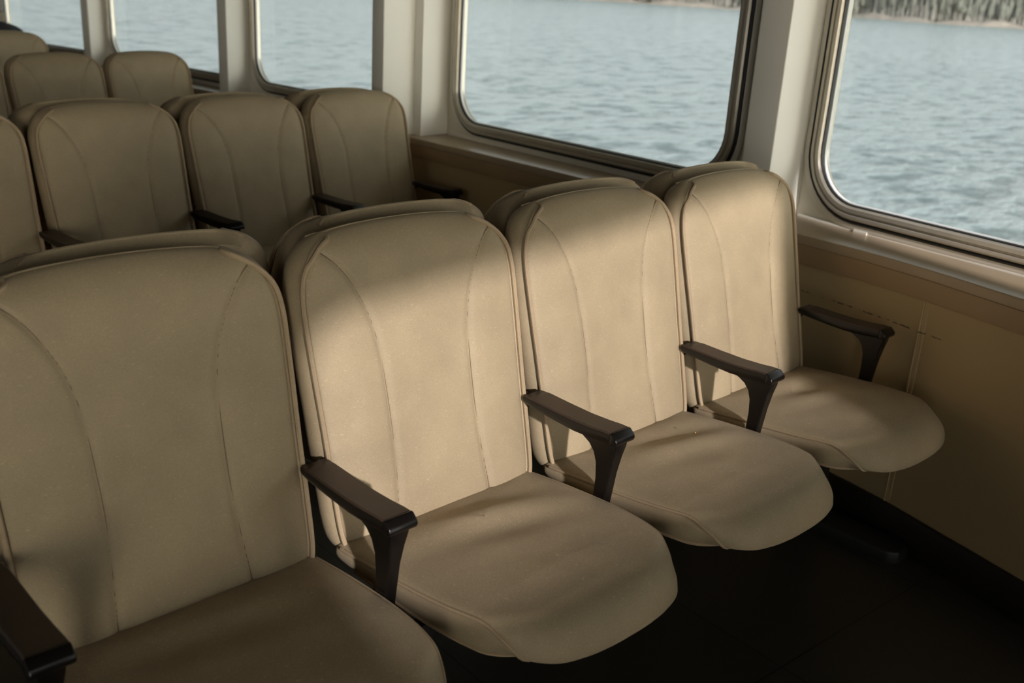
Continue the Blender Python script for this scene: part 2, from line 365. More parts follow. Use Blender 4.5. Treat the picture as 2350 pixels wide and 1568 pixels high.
# hull frames boxed in as columns between the windows
def column(nm, poly):
    m = MB(); m.prism(poly, SZ, CZ); m.sheer(); return struct(m.build(nm, M_COL, bevel=.004, angle=30))
column('trim_5', [(1.945, .10), (2.15, .068), (2.15, .31), (2.10, .31), (1.955, .215)])
column('trim_6', [(1.94, 2.15), (2.15, 2.15), (2.15, 2.245), (1.945, 2.245)])
column('trim_7', [(2.117, 2.09), (2.33, 2.115), (2.33, 2.26), (2.12, 2.26)])
column('trim_8', [(2.19, 4.03), (2.38, 4.045), (2.38, 4.16), (2.19, 4.14)])
column('trim_9', [(2.19, 6.06), (2.36, 6.08), (2.36, 6.20), (2.19, 6.19)])
column('trim_10', [(2.09, 8.0), (2.27, 8.02), (2.27, 8.13), (2.09, 8.11)])
column('trim_11', [(1.60, -1.80), (1.78, -1.75), (1.78, -1.62), (1.60, -1.67)])
# unseen upper-deck overhang, added to keep high sky light off the cushions
od = MB(); od.prism([(1.0, -6), (3.2, -6), (3.7, 2), (3.6, 9.8), (2.0, 9.8), (2.4, 2)], CZ-.14, CZ-.02); struct(od.build('ceiling_light_blocker', M_CREAM, smooth=False))
# half round sealing strips at the back of the sills, with a joiner
def seal(nm, ya, yb, joins):
    m = MB(); x = lambda y: out_x(y)-.006
    ys = [ya+(yb-ya)*i/12 for i in range(13)]
    m.tube([(x(y), y, SZ+.002) for y in ys], .010, 10)
    for j in joins: m.tube([(x(j), j, SZ+.002), (x(j+.05), j+.05, SZ+.002)], .013, 12)
    struct(m.sheer().build(nm, M_PLATE))
seal('trim_12', -1.62, .06, (-.22,)); seal('trim_13', .33, 2.08, (.75,)); seal('trim_14', 2.28, 4.02, ()); seal('trim_15', 4.17, 6.05, ())

# floor, ceiling, far and near bulkheads, left side
fl = MB(); fl.prism([(-4.5, -3.3), (2.4, -3.3), (2.4, 9.7), (-4.5, 9.7)], -.05, 0); struct(fl.sheer().build('floor', M_FLOOR, smooth=False))
ce = MB(); ce.prism([(-4.6, -3.3), (2.45, -3.3), (2.45, 9.8), (-4.6, 9.8)], CZ, CZ+.05); struct(ce.build('ceiling', M_CEIL, smooth=False))
wb_ = MB(); wb_.box(-4.6, 2.3, 9.6, 9.7, -.2, CZ); struct(wb_.build('wall_back', M_DARKPANEL, smooth=False))
def multi_wall(name, a, b, holes, z0=0, z1=CZ, r=.10, mat=None):
    mat = mat or M_DARKPANEL
    """straight wall from a to b; holes = (s0,s1,z0,z1); each hole gets its own panel, the rest is plain"""
    A = Vector((*a, 0)); B = Vector((*b, 0)); L = (B-A).length; d = (B-A)/L; n = Vector((d.y, -d.x, 0)); s_ = 0; out = []
    def pl(s0, s1, za, zb):
        m = MB(); p = [A+d*s0, A+d*s1, A+d*s1+n*.06, A+d*s0+n*.06]; m.prism([(q.x, q.y) for q in p], za, zb); struct(m.build(name, mat, smooth=False))
    for h0, h1, hz0, hz1, *cam_ in holes:
        drop = cam_[0] if cam_ else 0
        if h0-.05 > s_: pl(s_, h0-.05, z0, z1)
        p0 = A+d*(h0-.05); p1 = A+d*(h1+.05); rr = r
        hole = rrect(.05, .05+h1-h0, hz0, hz1, rr); rect = outer_rect(0, h1-h0+.1, z0, z1, hole)
        hole = [(a_, b_-drop*(a_-.05)/(h1-h0)*max(0, (b_-hz0)/(hz1-hz0))) for a_, b_ in hole]
        def P(q, o): v = p0+d*q[0]+n*o; return (v.x, v.y, q[1])
        m = MB(); m.rings([[P(q, 0) for q in rect], [P(q, 0) for q in hole], [P(q, .06) for q in hole], [P(q, .06) for q in rect], [P(q, 0) for q in rect]], cap0=False, cap1=False)
        struct(m.build(name, mat, angle=30))
        out.append((p0, d, n, hole)); s_ = h1+.05
    if s_ < L: pl(s_, L, z0, z1)
    return out
# forward bulkhead: low sun enters its window; two tall openings added for fill light
FW = (.53+1.08)
fh = multi_wall('wall_front', (2.3, -3.2), (-4.6, -3.2), [(2.3-1.50, 2.3-.93, .02, 2.05), (2.3-.53, 2.3+1.045, 1.325, 1.995, .13), (2.3+2.05, 2.3+2.75, .02, 2.05)])
lh = multi_wall('wall_left', (-4.5, -3.2), (-4.5, 9.7), [(k*1.9+.5, k*1.9+2.0, .9, 1.80) for k in (1, 2, 3, 4, 5)], r=.15, mat=M_DARKPANEL, z0=-.2)
wn = 6
for p0, d, n, hole in fh[1:2]+lh:
    m = MB(); R_ = []
    for g, o_ in ((0, -.004), (0, -.016), (.004, -.02), (.026, -.02), (.03, -.016), (.03, -.001), (.0, -.001)):
        cx = sum(q[0] for q in hole)/len(hole); cz = sum(q[1] for q in hole)/len(hole)
        ring_ = []
        for q in hole:
            ax = math.copysign(g, q[0]-cx); az = math.copysign(g, q[1]-cz); v = p0+d*(q[0]+ax)+n*o_; ring_.append((v.x, v.y, q[1]+az))
        R_.append(ring_)
    m.rings(R_, cap0=False, cap1=False); f = struct(m.build('window_%d' % wn, M_ALU)); wn += 1
    g_ = MB(); g_.rings([[tuple(p0+d*q[0]+n*.02)[:2]+(q[1],) for q in hole], [tuple(p0+d*q[0]+n*.024)[:2]+(q[1],) for q in hole]]); g_.build('pane', M_TINT, f, smooth=False)

# ------------------------------------------------------------------ seats
YF = lambda z: -.265+.25*(z-.496)          # front face of the backrest
TB = .094                                   # backrest thickness
OUTL = [(.165, .438), (.205, .442), (.230, .462), (.2455, .50), (.250, .60), (.252, .70), (.2555, .80), (.258, .89), (.2575, .93), (.252, .965), (.238, .997), (.213, 1.021), (.175, 1.037), (.12, 1.0445), (.06, 1.048)]
def back_outline():
    half = catmull([(x, 0, z) for x, z in OUTL], 9)
    half = [(p.x, p.z) for p in half]
    bottom = [(x, .437) for x in (-.14, -.10, -.05, 0, .05, .10, .14)]
    top = [(.03, 1.0488), (0, 1.049), (-.03, 1.0488)]
    return bottom+half+top+[(-x, z) for x, z in reversed(half)]
OL = back_outline()
SEAM = [(.446, .121), (.50, .118), (.60, .110), (.68, .107), (.76, .1085), (.82, .112), (.86, .118), (.90, .129), (.94, .147), (.98, .172), (1.01, .203), (1.025, .235)]
def smoothtab(tab, z):
    pts = smoothtab.c.get(id(tab))
    if pts is None:
        c = catmull([(b, 0, a) for a, b in tab], 8); pts = [(p.z, p.x) for p in c]; smoothtab.c[id(tab)] = pts
    return lerp_tab(pts, z)
smoothtab.c = {}
def edge_in(x, z):      # how far the front edge rolls back: 0 at the sides, most over the top and bottom
    if z > .95:
        t = max(0, min(1, (.245-abs(x))/.10)); t = t*t*(3-2*t); return .034*t
    if z < .47:
        t = max(0, min(1, (.23-abs(x))/.06)); return .020*t
    return 0
def hash_noise(x, y, seed):
    v = 0
    for a, b, c, d in ((9, 5, 1.3, 1), (17, -11, 2.1, .5), (-7, 23, .7, .4), (31, 19, 4.2, .25)):
        v += d*math.sin(a*x+b*y+c*seed)*math.cos(b*x*.7-a*y*.6+seed*1.7)
    return v
def back_front_y(x, z, d, seed, ein):
    y = YF(z)-.004
    pil = .015*(1-math.exp(-d/.035))
    t = min(1, d/.075); y += ein*(1-math.sqrt(max(0, 1-(1-t)**2)))
    dx = abs(x)-smoothtab(SEAM, z); 
    groove = .0055*math.exp(-(dx/.007)**2)
    side = .004*math.exp(-((dx-.05)/.04)**2) if dx > 0 else 0
    return y-pil+.012+groove*min(1, d/.02)+(.004*math.exp(-((d-.006)/.003)**2) if ein < .001 else 0)-side*min(1, d/.03)+.0012*hash_noise(x*1.2, z*1.2, seed)*min(1, d/.03)
def skel(p): return Vector((0.0, max(.60, min(.86, .60+(p[1]-.45)*.26/.59))))
def make_back_mesh(seed, parent, dup=None):
    m = MB(); R_ = []
    O = [Vector(p) for p in OL]; SK = [skel(p) for p in OL]; C0 = Vector((0, .73))
    ein = [edge_in(*p) for p in OL]
    rear = []
    # rear: flat padded back
    for s_ in (.05, .5, .85, .91): rear.append([(k+(o-k)*s_, s_) for o, k in zip(O, SK)])
    for row in rear:
        R_.append([(p.x, YF(p.y)+TB-.004+(0 if s_ < .95 else -.003)-(e if s_ > .95 else 0)*(s_-.9)*8*0, p.y) for (p, s_), e in zip(row, ein)])
        # side boxing bulges a little between the two edges
    for t, bl in ((.0, -.020), (.08, -.008), (.2, .003), (.36, .010), (.52, .0125), (.68, .0115), (.82, .007), (.92, -.001), (.965, -.005), (1, 0)):
        rr = []
        for o, e in zip(O, ein):
            y0 = YF(o.y)+TB-.010-e; y1 = YF(o.y)+e+.008
            nx = (o.x/abs(o.x) if abs(o.x) > .2 else o.x/.2); nz = max(0, min(1, (o.y-.93)/.11))
            if bl < 0 and t > .5: bl_ = bl*max(0, 1-nz*3)
            else: bl_ = bl
            rr.append((o.x+bl_*nx*(1-nz*.6), y0+(y1-y0)*t, o.y+bl_*.15*nz))
        R_.append(rr)
    S_ = [.992, .98, .965, .945, .92, .89, .86]+[.83-.0255*i for i in range(32)]+[.018, 0]
    for s_ in S_:
        rr = []
        for o, k, e in zip(O, SK, ein):
            p = k+(o-k)*s_; d = (o-p).length
            rr.append((p.x, back_front_y(p.x, p.y, d, seed, e), p.y))
        R_.append(rr)
    m.rings(R_, cap0=True, cap1=False)
    b = m.build('backrest', [M_FAB, M_STITCH], parent, angle=60, weld=True)
    return b
def make_back_seams(seed, parent):
    for sg in (-1, 1):
        m = MB(); P = []
        z = .452
        while z < 1.018:
            x = smoothtab(SEAM, z)
            P.append((sg*x, back_front_y(sg*x, z, max(.0, min(.2, (.25-x)*.8, (1.04-z))), seed, edge_in(x, z))-.0006, z)); z += .008
        m.tube(P, .0011, 5)
        m.build('seam', M_STITCH, parent)
def edge_pt(x, z, front):
    e = edge_in(x, z); y = YF(z)+(e+.004 if front else TB-.012-e)
    return (x, y, z)
def make_back_piping(parent):
    half = [(p[0], p[1]) for p in OL if p[0] > .17 and p[1] > .46]
    for sg in (1, -1):
        m = MB()
        F = []
        for x, z in half:
            if z > 1.0 and x < .185: continue
            u = max(0, min(1, (z-.955)/.06)); u = u*u*(3-2*u)
            q = Vector(edge_pt(sg*(x+.0015), z, True))
            if u > 0:
                xi, zi = x-.007*u, z-.002*u; q = q.lerp(Vector((sg*xi, back_front_y(xi, zi, .007*u+.001, 1, edge_in(xi, zi))-.001, zi)), u)
            F.append(q)
        Rr = [Vector(edge_pt(sg*(x+.001), z, False)) for x, z in half if not (z > 1.0 and x < .185)]
        for _ in range(4):
            F = [F[0]]+[(F[i-1]+F[i]*2+F[i+1])/4 if F[i].z > .93 else F[i] for i in range(1, len(F)-1)]+[F[-1]]
        a, b_ = F[-1], Rr[-1]; mid = (a+b_)/2+Vector((-sg*.010, 0, .0025))
        hook = catmull([a, a.lerp(mid, .5)+Vector((-sg*.004, 0, .0015)), mid, b_.lerp(mid, .5)+Vector((-sg*.001, 0, .0)), b_+Vector((sg*.008, 0, -.006))], 5)
        m.tube([(sg*.226, YF(.446)+.012, .440), (sg*.236, YF(.455)+.004, .447)]+F[2:-1]+[tuple(q) for q in hook], .0050, 8)
        m.build('piping', M_PIPE, parent)

# cushion
def cush_outline():
    h = catmull([(.15, -.240, 0), (.230, -.240, 0), (.249, -.248, 0), (.2535, -.275, 0), (.2545, -.36, 0), (.2535, -.46, 0), (.2475, -.54, 0), (.236, -.605, 0), (.218, -.665, 0), (.191, -.711, 0), (.154, -.743, 0), (.10, -.759, 0), (.05, -.765, 0)], 8)
    h = [(p.x, p.y) for p in h]
    return [(x, -.240) for x in (-.1, -.05, 0, .05, .1)]+h+[(.025, -.766), (0, -.766), (-.025, -.766)]+[(-x, y) for x, y in reversed(h)]
CO = cush_outline()
ZTOP = [(-.20, .484), (-.27, .490), (-.36, .500), (-.50, .512), (-.60, .520), (-.68, .522), (-.77, .512)]
def cz_top(y): return lerp_tab(sorted(ZTOP), y)
def frontness(y, x=0): t = max(0, min(1, (-y-.625)/.09)); return t*t*(3-2*t)
ZB = .447
def cush_top(x, y, d, seed, fr):
    z = cz_top(y); r = .016+.040*fr; t = min(1, d/r); drop = .006+.046*fr
    z -= drop*(1-math.sqrt(max(0, 1-(1-t)**2)))
    z += .010*(1-math.exp(-d/.06))-.006
    # creases fanning from the back corners
    dd = min(1, d/.06)
    back = 1
    if seed:
        w1 = math.sin(38*(y+.30)+9*x+5*(x*x)*3+seed*1.9)
        z += dd*back*.0075*w1*math.exp(-((x-.02*seed+.02)/.15)**2)*math.exp(-((y+.39)/.085)**2)
    z += .002*dd*hash_noise(x, y, seed+3)
    return z
def cush_bot(o, k, f, s_=1):
    tuck = .006+f*(.026+.034*max(0, min(1, (.22-abs(o.x))/.1))); v = (o-k); L = v.length; return k+v*max(0, (L-tuck)/L)*s_
def cush_side(seed):
    O = [Vector(p) for p in CO]; K = [Vector((0.0, max(-.58, min(-.38, p[1])))) for p in CO]; FR = [frontness(p[1]) for p in CO]
    out = [[(*cush_bot(o, k, f), ZB) for o, k, f in zip(O, K, FR)]]
    for t in (.12, .3, .5, .7, .86, .94, 1.0):
        rr = []
        for o, k, f in zip(O, K, FR):
            zt = cush_top(o.x, o.y, 0, seed, f); b = cush_bot(o, k, f); a = math.sin(t*math.pi/2)
            p = b.lerp(o, t*(1-f)+a*f); bul = (.007*math.sin(math.pi*t)-(.005 if t == .94 else 0))*(1-f); v = (o-k).normalized()*bul
            rr.append((p.x+v.x, p.y+v.y, ZB+(zt-ZB)*(t*(1-f)+f*(.6*(1-math.cos(t*math.pi/2))+.4*t))))
        out.append(rr)
    return out
def make_cushion(seed, parent):
    m = MB(); O = [Vector(p) for p in CO]; K = [Vector((0.0, max(-.58, min(-.38, p[1])))) for p in CO]
    FR = [frontness(p[1]) for p in CO]; R_ = []
    for s_ in (.1, .6, .96): R_.append([(*cush_bot(o, k, f, s_), ZB-.002) for o, k, f in zip(O, K, FR)])
    R_ += cush_side(seed)
    for s_ in [.99, .975, .955, .93, .90, .87, .83]+[.79-.033*i for i in range(24)]+[.015, 0]:
        rr = []
        for o, k, f in zip(O, K, FR):
            p = k+(o-k)*s_; rr.append((p.x, p.y, cush_top(p.x, p.y, (o-p).length, seed, f)))
        R_.append(rr)
    m.rings(R_, cap0=True, cap1=False)
    return m.build('seat_cushion', M_FAB, parent, angle=60, weld=True)
def make_cushion_piping(seed, parent):
    side = cush_side(seed)
    for sg in (1, -1):
        m = MB(); idx = [j for j, p in enumerate(CO) if p[0]*sg > .15 and -.757 < p[1] < -.262]
        idx.sort(key=lambda j: -CO[j][1])
        P = []
        for j in idx:
            y = CO[j][1]; u = max(0, min(1, (-y-.672)/.062)); t = 1-u*u*(3-2*u)*1.0
            k_ = t*(len(side)-1); i_ = min(len(side)-2, int(k_)); q = Vector(side[i_][j]).lerp(Vector(side[i_+1][j]), k_-i_)
            if u < 1: P.append(q)
            else: P.append(q); break
        m.tube([tuple(q) for q in P], .0038, 7)
        m.build('piping', M_PIPE, parent)
    m = MB()
    # welt round the bottom edge
    O = [Vector(p) for p in CO]; P = []
    for p in CO:
        o = Vector(p); k = Vector((0.0, max(-.58, min(-.38, p[1])))); f = frontness(p[1]); v = o-k; L = v.length
        if p[1] < -.30: q = k+v*max(0, (L-(-.001+.006+f*(.026+.034*max(0, min(1, (.22-abs(o.x))/.1)))))/L); P.append((q.x, q.y, ZB))
    m.tube(P, .0034, 7)
    return m.build('welt', M_PIPE, parent)
def make_arm(cx, parent):
    """pad with a swept leg, in the seat's frame"""
    a = MB()
    # pad: lofted along y
    secs = [(-.222, .640, .650, .022), (-.232, .638, .657, .027), (-.26, .636, .658, .0295), (-.32, .631, .656, .0295), (-.38, .628, .655, .0295), (-.43, .630, .657, .0295), (-.465, .634, .660, .0295), (-.480, .634, .660, .0295)]
    R_ = []
    for y, zb, zt, hw in secs: R_.append([(cx-hw*.86, y, zb), (cx+hw*.86, y, zb), (cx+hw, y, zb+.007), (cx+hw, y, zt-.003), (cx+hw*.9, y, zt), (cx-hw*.9, y, zt), (cx-hw, y, zt-.003), (cx-hw, y, zb+.007)])
    a.rings(R_); a.mi = [0 if (q < 8*7 and q % 8 in (3, 4, 5)) else 1 for q in range(len(a.f))]
    pad = a.build('armrest_pad', [M_ARMTOP, M_ARM], parent, angle=45)
    b = MB()
    # glossy nose
    nose = [(-.480, .636), (-.480, .6602), (-.486, .660), (-.4975, .650), (-.500, .643), (-.497, .636), (-.490, .634)]
    b.prismx(nose, cx-.0297, cx+.0297)
    bb_ = b.build('nose', M_ARM, pad, bevel=.0025)
    # leg: swept bracket under the pad
    leg = MB(); prof = [(-.490, .640), (-.4905, .625), (-.484, .60), (-.477, .56), (-.469, .50), (-.460, .43), (-.452, .385), (-.420, .385), (-.430, .45), (-.437, .50), (-.4385, .54), (-.4365, .575), (-.430, .597), (-.418, .612), (-.400, .622), (-.37, .630), (-.34, .640)]
    def lw(z): return .0125+.006*max(0, min(1, (z-.56)/.07))
    n = len(prof)
    R_ = [[(cx+sx*lw(z)*(1 if abs(sx) < 1 else 1), y+dy, z) for (y, z), dy in zip(prof, [0]*n)] for sx in (-1, -.82, .82, 1)]
    # chamfer: the outer rings are pulled in a little
    def inset(ring, k):
        cy = sum(q[1] for q in ring)/n; cz_ = sum(q[2] for q in ring)/n
        out = []
        for i, q in enumerate(ring):
            a_, b__ = ring[i-1], ring[(i+1) % n]; t = Vector((b__[1]-a_[1], b__[2]-a_[2])).normalized(); nn = Vector((-t.y, t.x))
            out.append((q[0], q[1]+nn.x*k, q[2]+nn.y*k))
        return out
    R_[0] = inset(R_[0], .0022); R_[3] = inset(R_[3], .0022)
    leg.rings(R_); leg.build('armrest_leg', M_ARM, parent, angle=35)
    br = MB(); br.prismx([(-.235, .632), (-.215, .650), (-.15, .648), (-.12, .60), (-.15, .56), (-.20, .60)], cx-.008, cx+.008)
    br.build('bracket', M_STEEL, parent, bevel=.002)
def make_pan(parent):
    m = MB(); m.rings([[(x*.80, -.26+(y+.24)*.80, .4445) for x, y in CO], [(x*.78, -.26+(y+.24)*.78, .428) for x, y in CO], [(x*.55, -.27+(y+.24)*.6, .416) for x, y in CO]])
    m.build('seat_pan', M_SHELL, parent, angle=30)
GAP = -.291      # armrest centre left of the seat's centre
def make_seat(seed, name='passenger_seat'):
    r_ = empty(name)
    b = make_back_mesh(seed, r_); make_back_seams(seed, b); make_back_piping(b)
    c = make_cushion(seed, r_); make_cushion_piping(seed, c)
    make_pan(r_)
    make_arm(GAP, r_)
    return r_
def copy_tree(o, parent=None):
    c = o.copy(); COL.objects.link(c)
    if parent: c.parent = parent
    for ch in list(o.children): copy_tree(ch, c)
    return c
P_ = .56
# rows: origin, rotation of the row; column i sits at x = i*P_-.25 in the row's frame
def row_pt(row, x, y):
    ox, oy, a = row[:3]; c, s_ = math.cos(a), math.sin(a); X = x-1.5
    return (ox+c*X-s_*y, oy+s_*X+c*y)
R1 = (1.5, 0.0, 0.0, 0, .072); R2 = (1.741, 2.121, .078, -.029, -.01); R3 = (1.819, 4.326, .137, -.053, .03); R4 = (1.72, 6.32, .17, -.088, .03)
YC = -.035     # plane between two seats back to back
seats = {}
protos = {s_: make_seat(s_) for s_ in (1, 2, 3, 4)}
used = set()
def put(key, row, i, flip=False, proto=1, end_arm=False):
    if proto in protos and proto not in used: o = protos[proto]; used.add(proto)
    else: o = copy_tree(protos[proto])
    if flip:
        X, Y = row_pt(row, i*P_-.25+row[4], 2*YC); o.rotation_euler = (0, 0, row[2]+math.pi)
    else:
        X, Y = row_pt(row, i*P_-.25, 0); o.rotation_euler = (0, 0, row[2])
    o.location = (X, Y, row[3]); seats[key] = o
    if end_arm: make_arm(P_+GAP if not flip else P_+GAP, o)
    return o
FRONT, REARF = 'upholstered seats of the nearest row', 'seats backing onto the nearest row'
G2, G2B, G3, G4 = 'upholstered seats of the second row', 'seats backing onto the second row', 'seats of the third row', 'seats of the far row'
L1 = ['large shaded seat at the near left, the front-row seat that no sunlight falls on',
      'sunlit seat with a creased cushion, beside the big shaded seat at the left',
      'sunlit seat between the seat with the creased cushion and the seat nearest the wall',
      'sunlit seat nearest the wall in the nearest row, with a dark armrest on each side']
for i in range(4):
    tag(put(('1', i), R1, i, proto=i+1, end_arm=(i == 3)), L1[i], 'seat', FRONT)
L1B = ['rear-facing seat backing onto the large shaded seat at the near left',
       'rear-facing seat backing onto the sunlit seat with the creased cushion',
       'rear-facing seat backing onto the middle sunlit seat, only its piped top showing',
       'rear-facing seat backing onto the sunlit seat by the wall']
for i in range(4): tag(put(('1b', i), R1, i, True, proto=(i % 2)+1), L1B[i], 'seat', REARF)
L2 = ['second-row seat cut off by the left edge of the photo', 'second-row seat just right of the one cut off by the left edge', 'second-row seat with an armrest at its left, next to the seat by the white column', 'second-row seat nearest the wall, in front of the broad white column']
for i in range(4): tag(put(('2', i), R2, i, proto=(i+2) % 4+1, end_arm=(i == 3)), L2[i], 'seat', G2)
L2B = ['rear-facing seat behind the second-row seat cut off by the left edge', 'rear-facing seat behind the second seat from the left edge in the second row', 'rear-facing seat behind the second-row seat next to the one by the white column', 'rear-facing seat behind the second-row seat nearest the wall']
for i in range(4): tag(put(('2b', i), R2, i, True, proto=(i % 2)+1), L2B[i], 'seat', G2B)
L3 = ['third-row seat at the left edge, only a sliver of its right side in view', 'third-row seat just left of the last third-row seat by the wall', 'third-row seat nearest the wall, its top standing against the fourth window']
for i in (1, 2, 3): tag(put(('3', i), R3, i, proto=i), L3[i-1], 'seat', G3)
L4 = ['far-row seat at the top left corner with a person in dark clothing behind it']
tag(put(('4', 3), R4, 3, proto=1), L4[0], 'seat')

# steel bases under each pair of rows
def base(row, i0, i1, posts, label, group):
    o = empty('seat_base', (*row_pt(row, (i0+i1)*P_/2-.25, YC), row[3]), row[2]); tag(o, label, 'seat base', group)
    half = (i1-i0+1)*P_/2-.03
    for sg in (1, -1):
        m = MB(); m.box(-half, half, sg*.30-.025, sg*.30+.025, .35, .40); m.box(-half, half, sg*.42-.015, sg*.42+.015, .37, .405); m.build('beam', M_STEEL, o, bevel=.004)
        for k in range(i0, i1+2):
            b = MB(); x = k*P_-.545+.0-(i0+i1)*P_/2+.25; b.box(x-.01, x+.01, sg*.20-.02 if sg > 0 else -.46, .46 if sg > 0 else -.18, .36, .415) if False else b.box(x-.012, x+.012, min(sg*.12, sg*.44), max(sg*.12, sg*.44), .365, .41); b.build('cross_arm', M_STEEL, o, bevel=.003)
    for px in posts:
        x = px-(i0+i1)*P_/2+.25
        two = row is R2
        f = MB(); f.prism([(x-.05, -.60), (x-.03, -.625), (x+.03, -.625), (x+.05, -.60), (x+.05, .60), (x+.03, .625), (x-.03, .625), (x-.05, .60)], 0, .045); 
        if two:
            for sg in (1, -1):
                g = MB(); g.box(x-.05, x+.05, min(sg*.05, sg*.60), max(sg*.05, sg*.60), 0, .045); g.build('foot', M_STEEL, o, bevel=.008)
        else: f.build('foot', M_STEEL, o, bevel=.008)
        for sg in (1, -1):
            p = MB(); p.rings([[(x-.045, sg*.30-.05, .04), (x+.045, sg*.30-.05, .04), (x+.045, sg*.30+.05, .04), (x-.045, sg*.30+.05, .04)], [(x-.035, sg*.30-.035, .37), (x+.035, sg*.30-.035, .37), (x+.035, sg*.30+.035, .37), (x-.035, sg*.30+.035, .37)]]); p.build('post', M_STEEL, o, bevel=.006)
    return o
base(R1, 0, 3, (-.10, 1.70), 'black steel base carrying the nearest row, its long foot on the floor by the wall', None)
base(R2, 0, 3, (-.10, 1.60), 'black steel base carrying the second row of seats, mostly hidden', None)

# low partition between the backs of the second row
pt = MB(); a0 = row_pt(R2, -.9, YC); a1 = row_pt(R2, 1.84, YC)
dv = Vector((a1[0]-a0[0], a1[1]-a0[1])).normalized(); nv = Vector((-dv.y, dv.x))
def slab(t, z0, z1, mats, nm, ext=0):
    m = MB(); p = [Vector(a0)-nv*t-dv*ext, Vector(a1)-nv*t, Vector(a1)+nv*t, Vector(a0)+nv*t-dv*ext]; m.prism([(q.x, q.y) for q in p], z0, z1); return m.build(nm, mats, bevel=.002)
struct(slab(.012, -.03, .765, M_PART, 'wall_partition')); struct(slab(.020, .765, .791, M_SILL, 'trim_16'))

# ------------------------------------------------------------------ person seated at the far left, behind the far row
def skin_body(name, verts, edges, radii, mat, parent=None, sub=2, root=0):
    me = bpy.data.meshes.new(name); me.from_pydata(verts, edges, []); o = bpy.data.objects.new(name, me); COL.objects.link(o)
    sk = o.modifiers.new('s', 'SKIN'); sk.use_smooth_shade = True
    for i, r in enumerate(radii):
        me.skin_vertices[0].data[i].radius = (r, r) if not isinstance(r, tuple) else r
        me.skin_vertices[0].data[i].use_root = (i == root)
    sb = o.modifiers.new('b', 'SUBSURF'); sb.levels = sub; sb.render_levels = sub
    me.materials.append(mat)
    if parent: o.parent = parent
    return o
M_SKIN = simple('skin', (.42, .22, .13), .5, noise=.08, nscale=20)
M_HAIR = simple('grey_hair', (.30, .27, .23), .6, noise=.3, nscale=60)
M_JACKET = simple('black_jacket', (.010, .010, .012), .7, noise=.2, nscale=30)
M_TROUSER = simple('dark_trousers', (.02, .022, .03), .8)
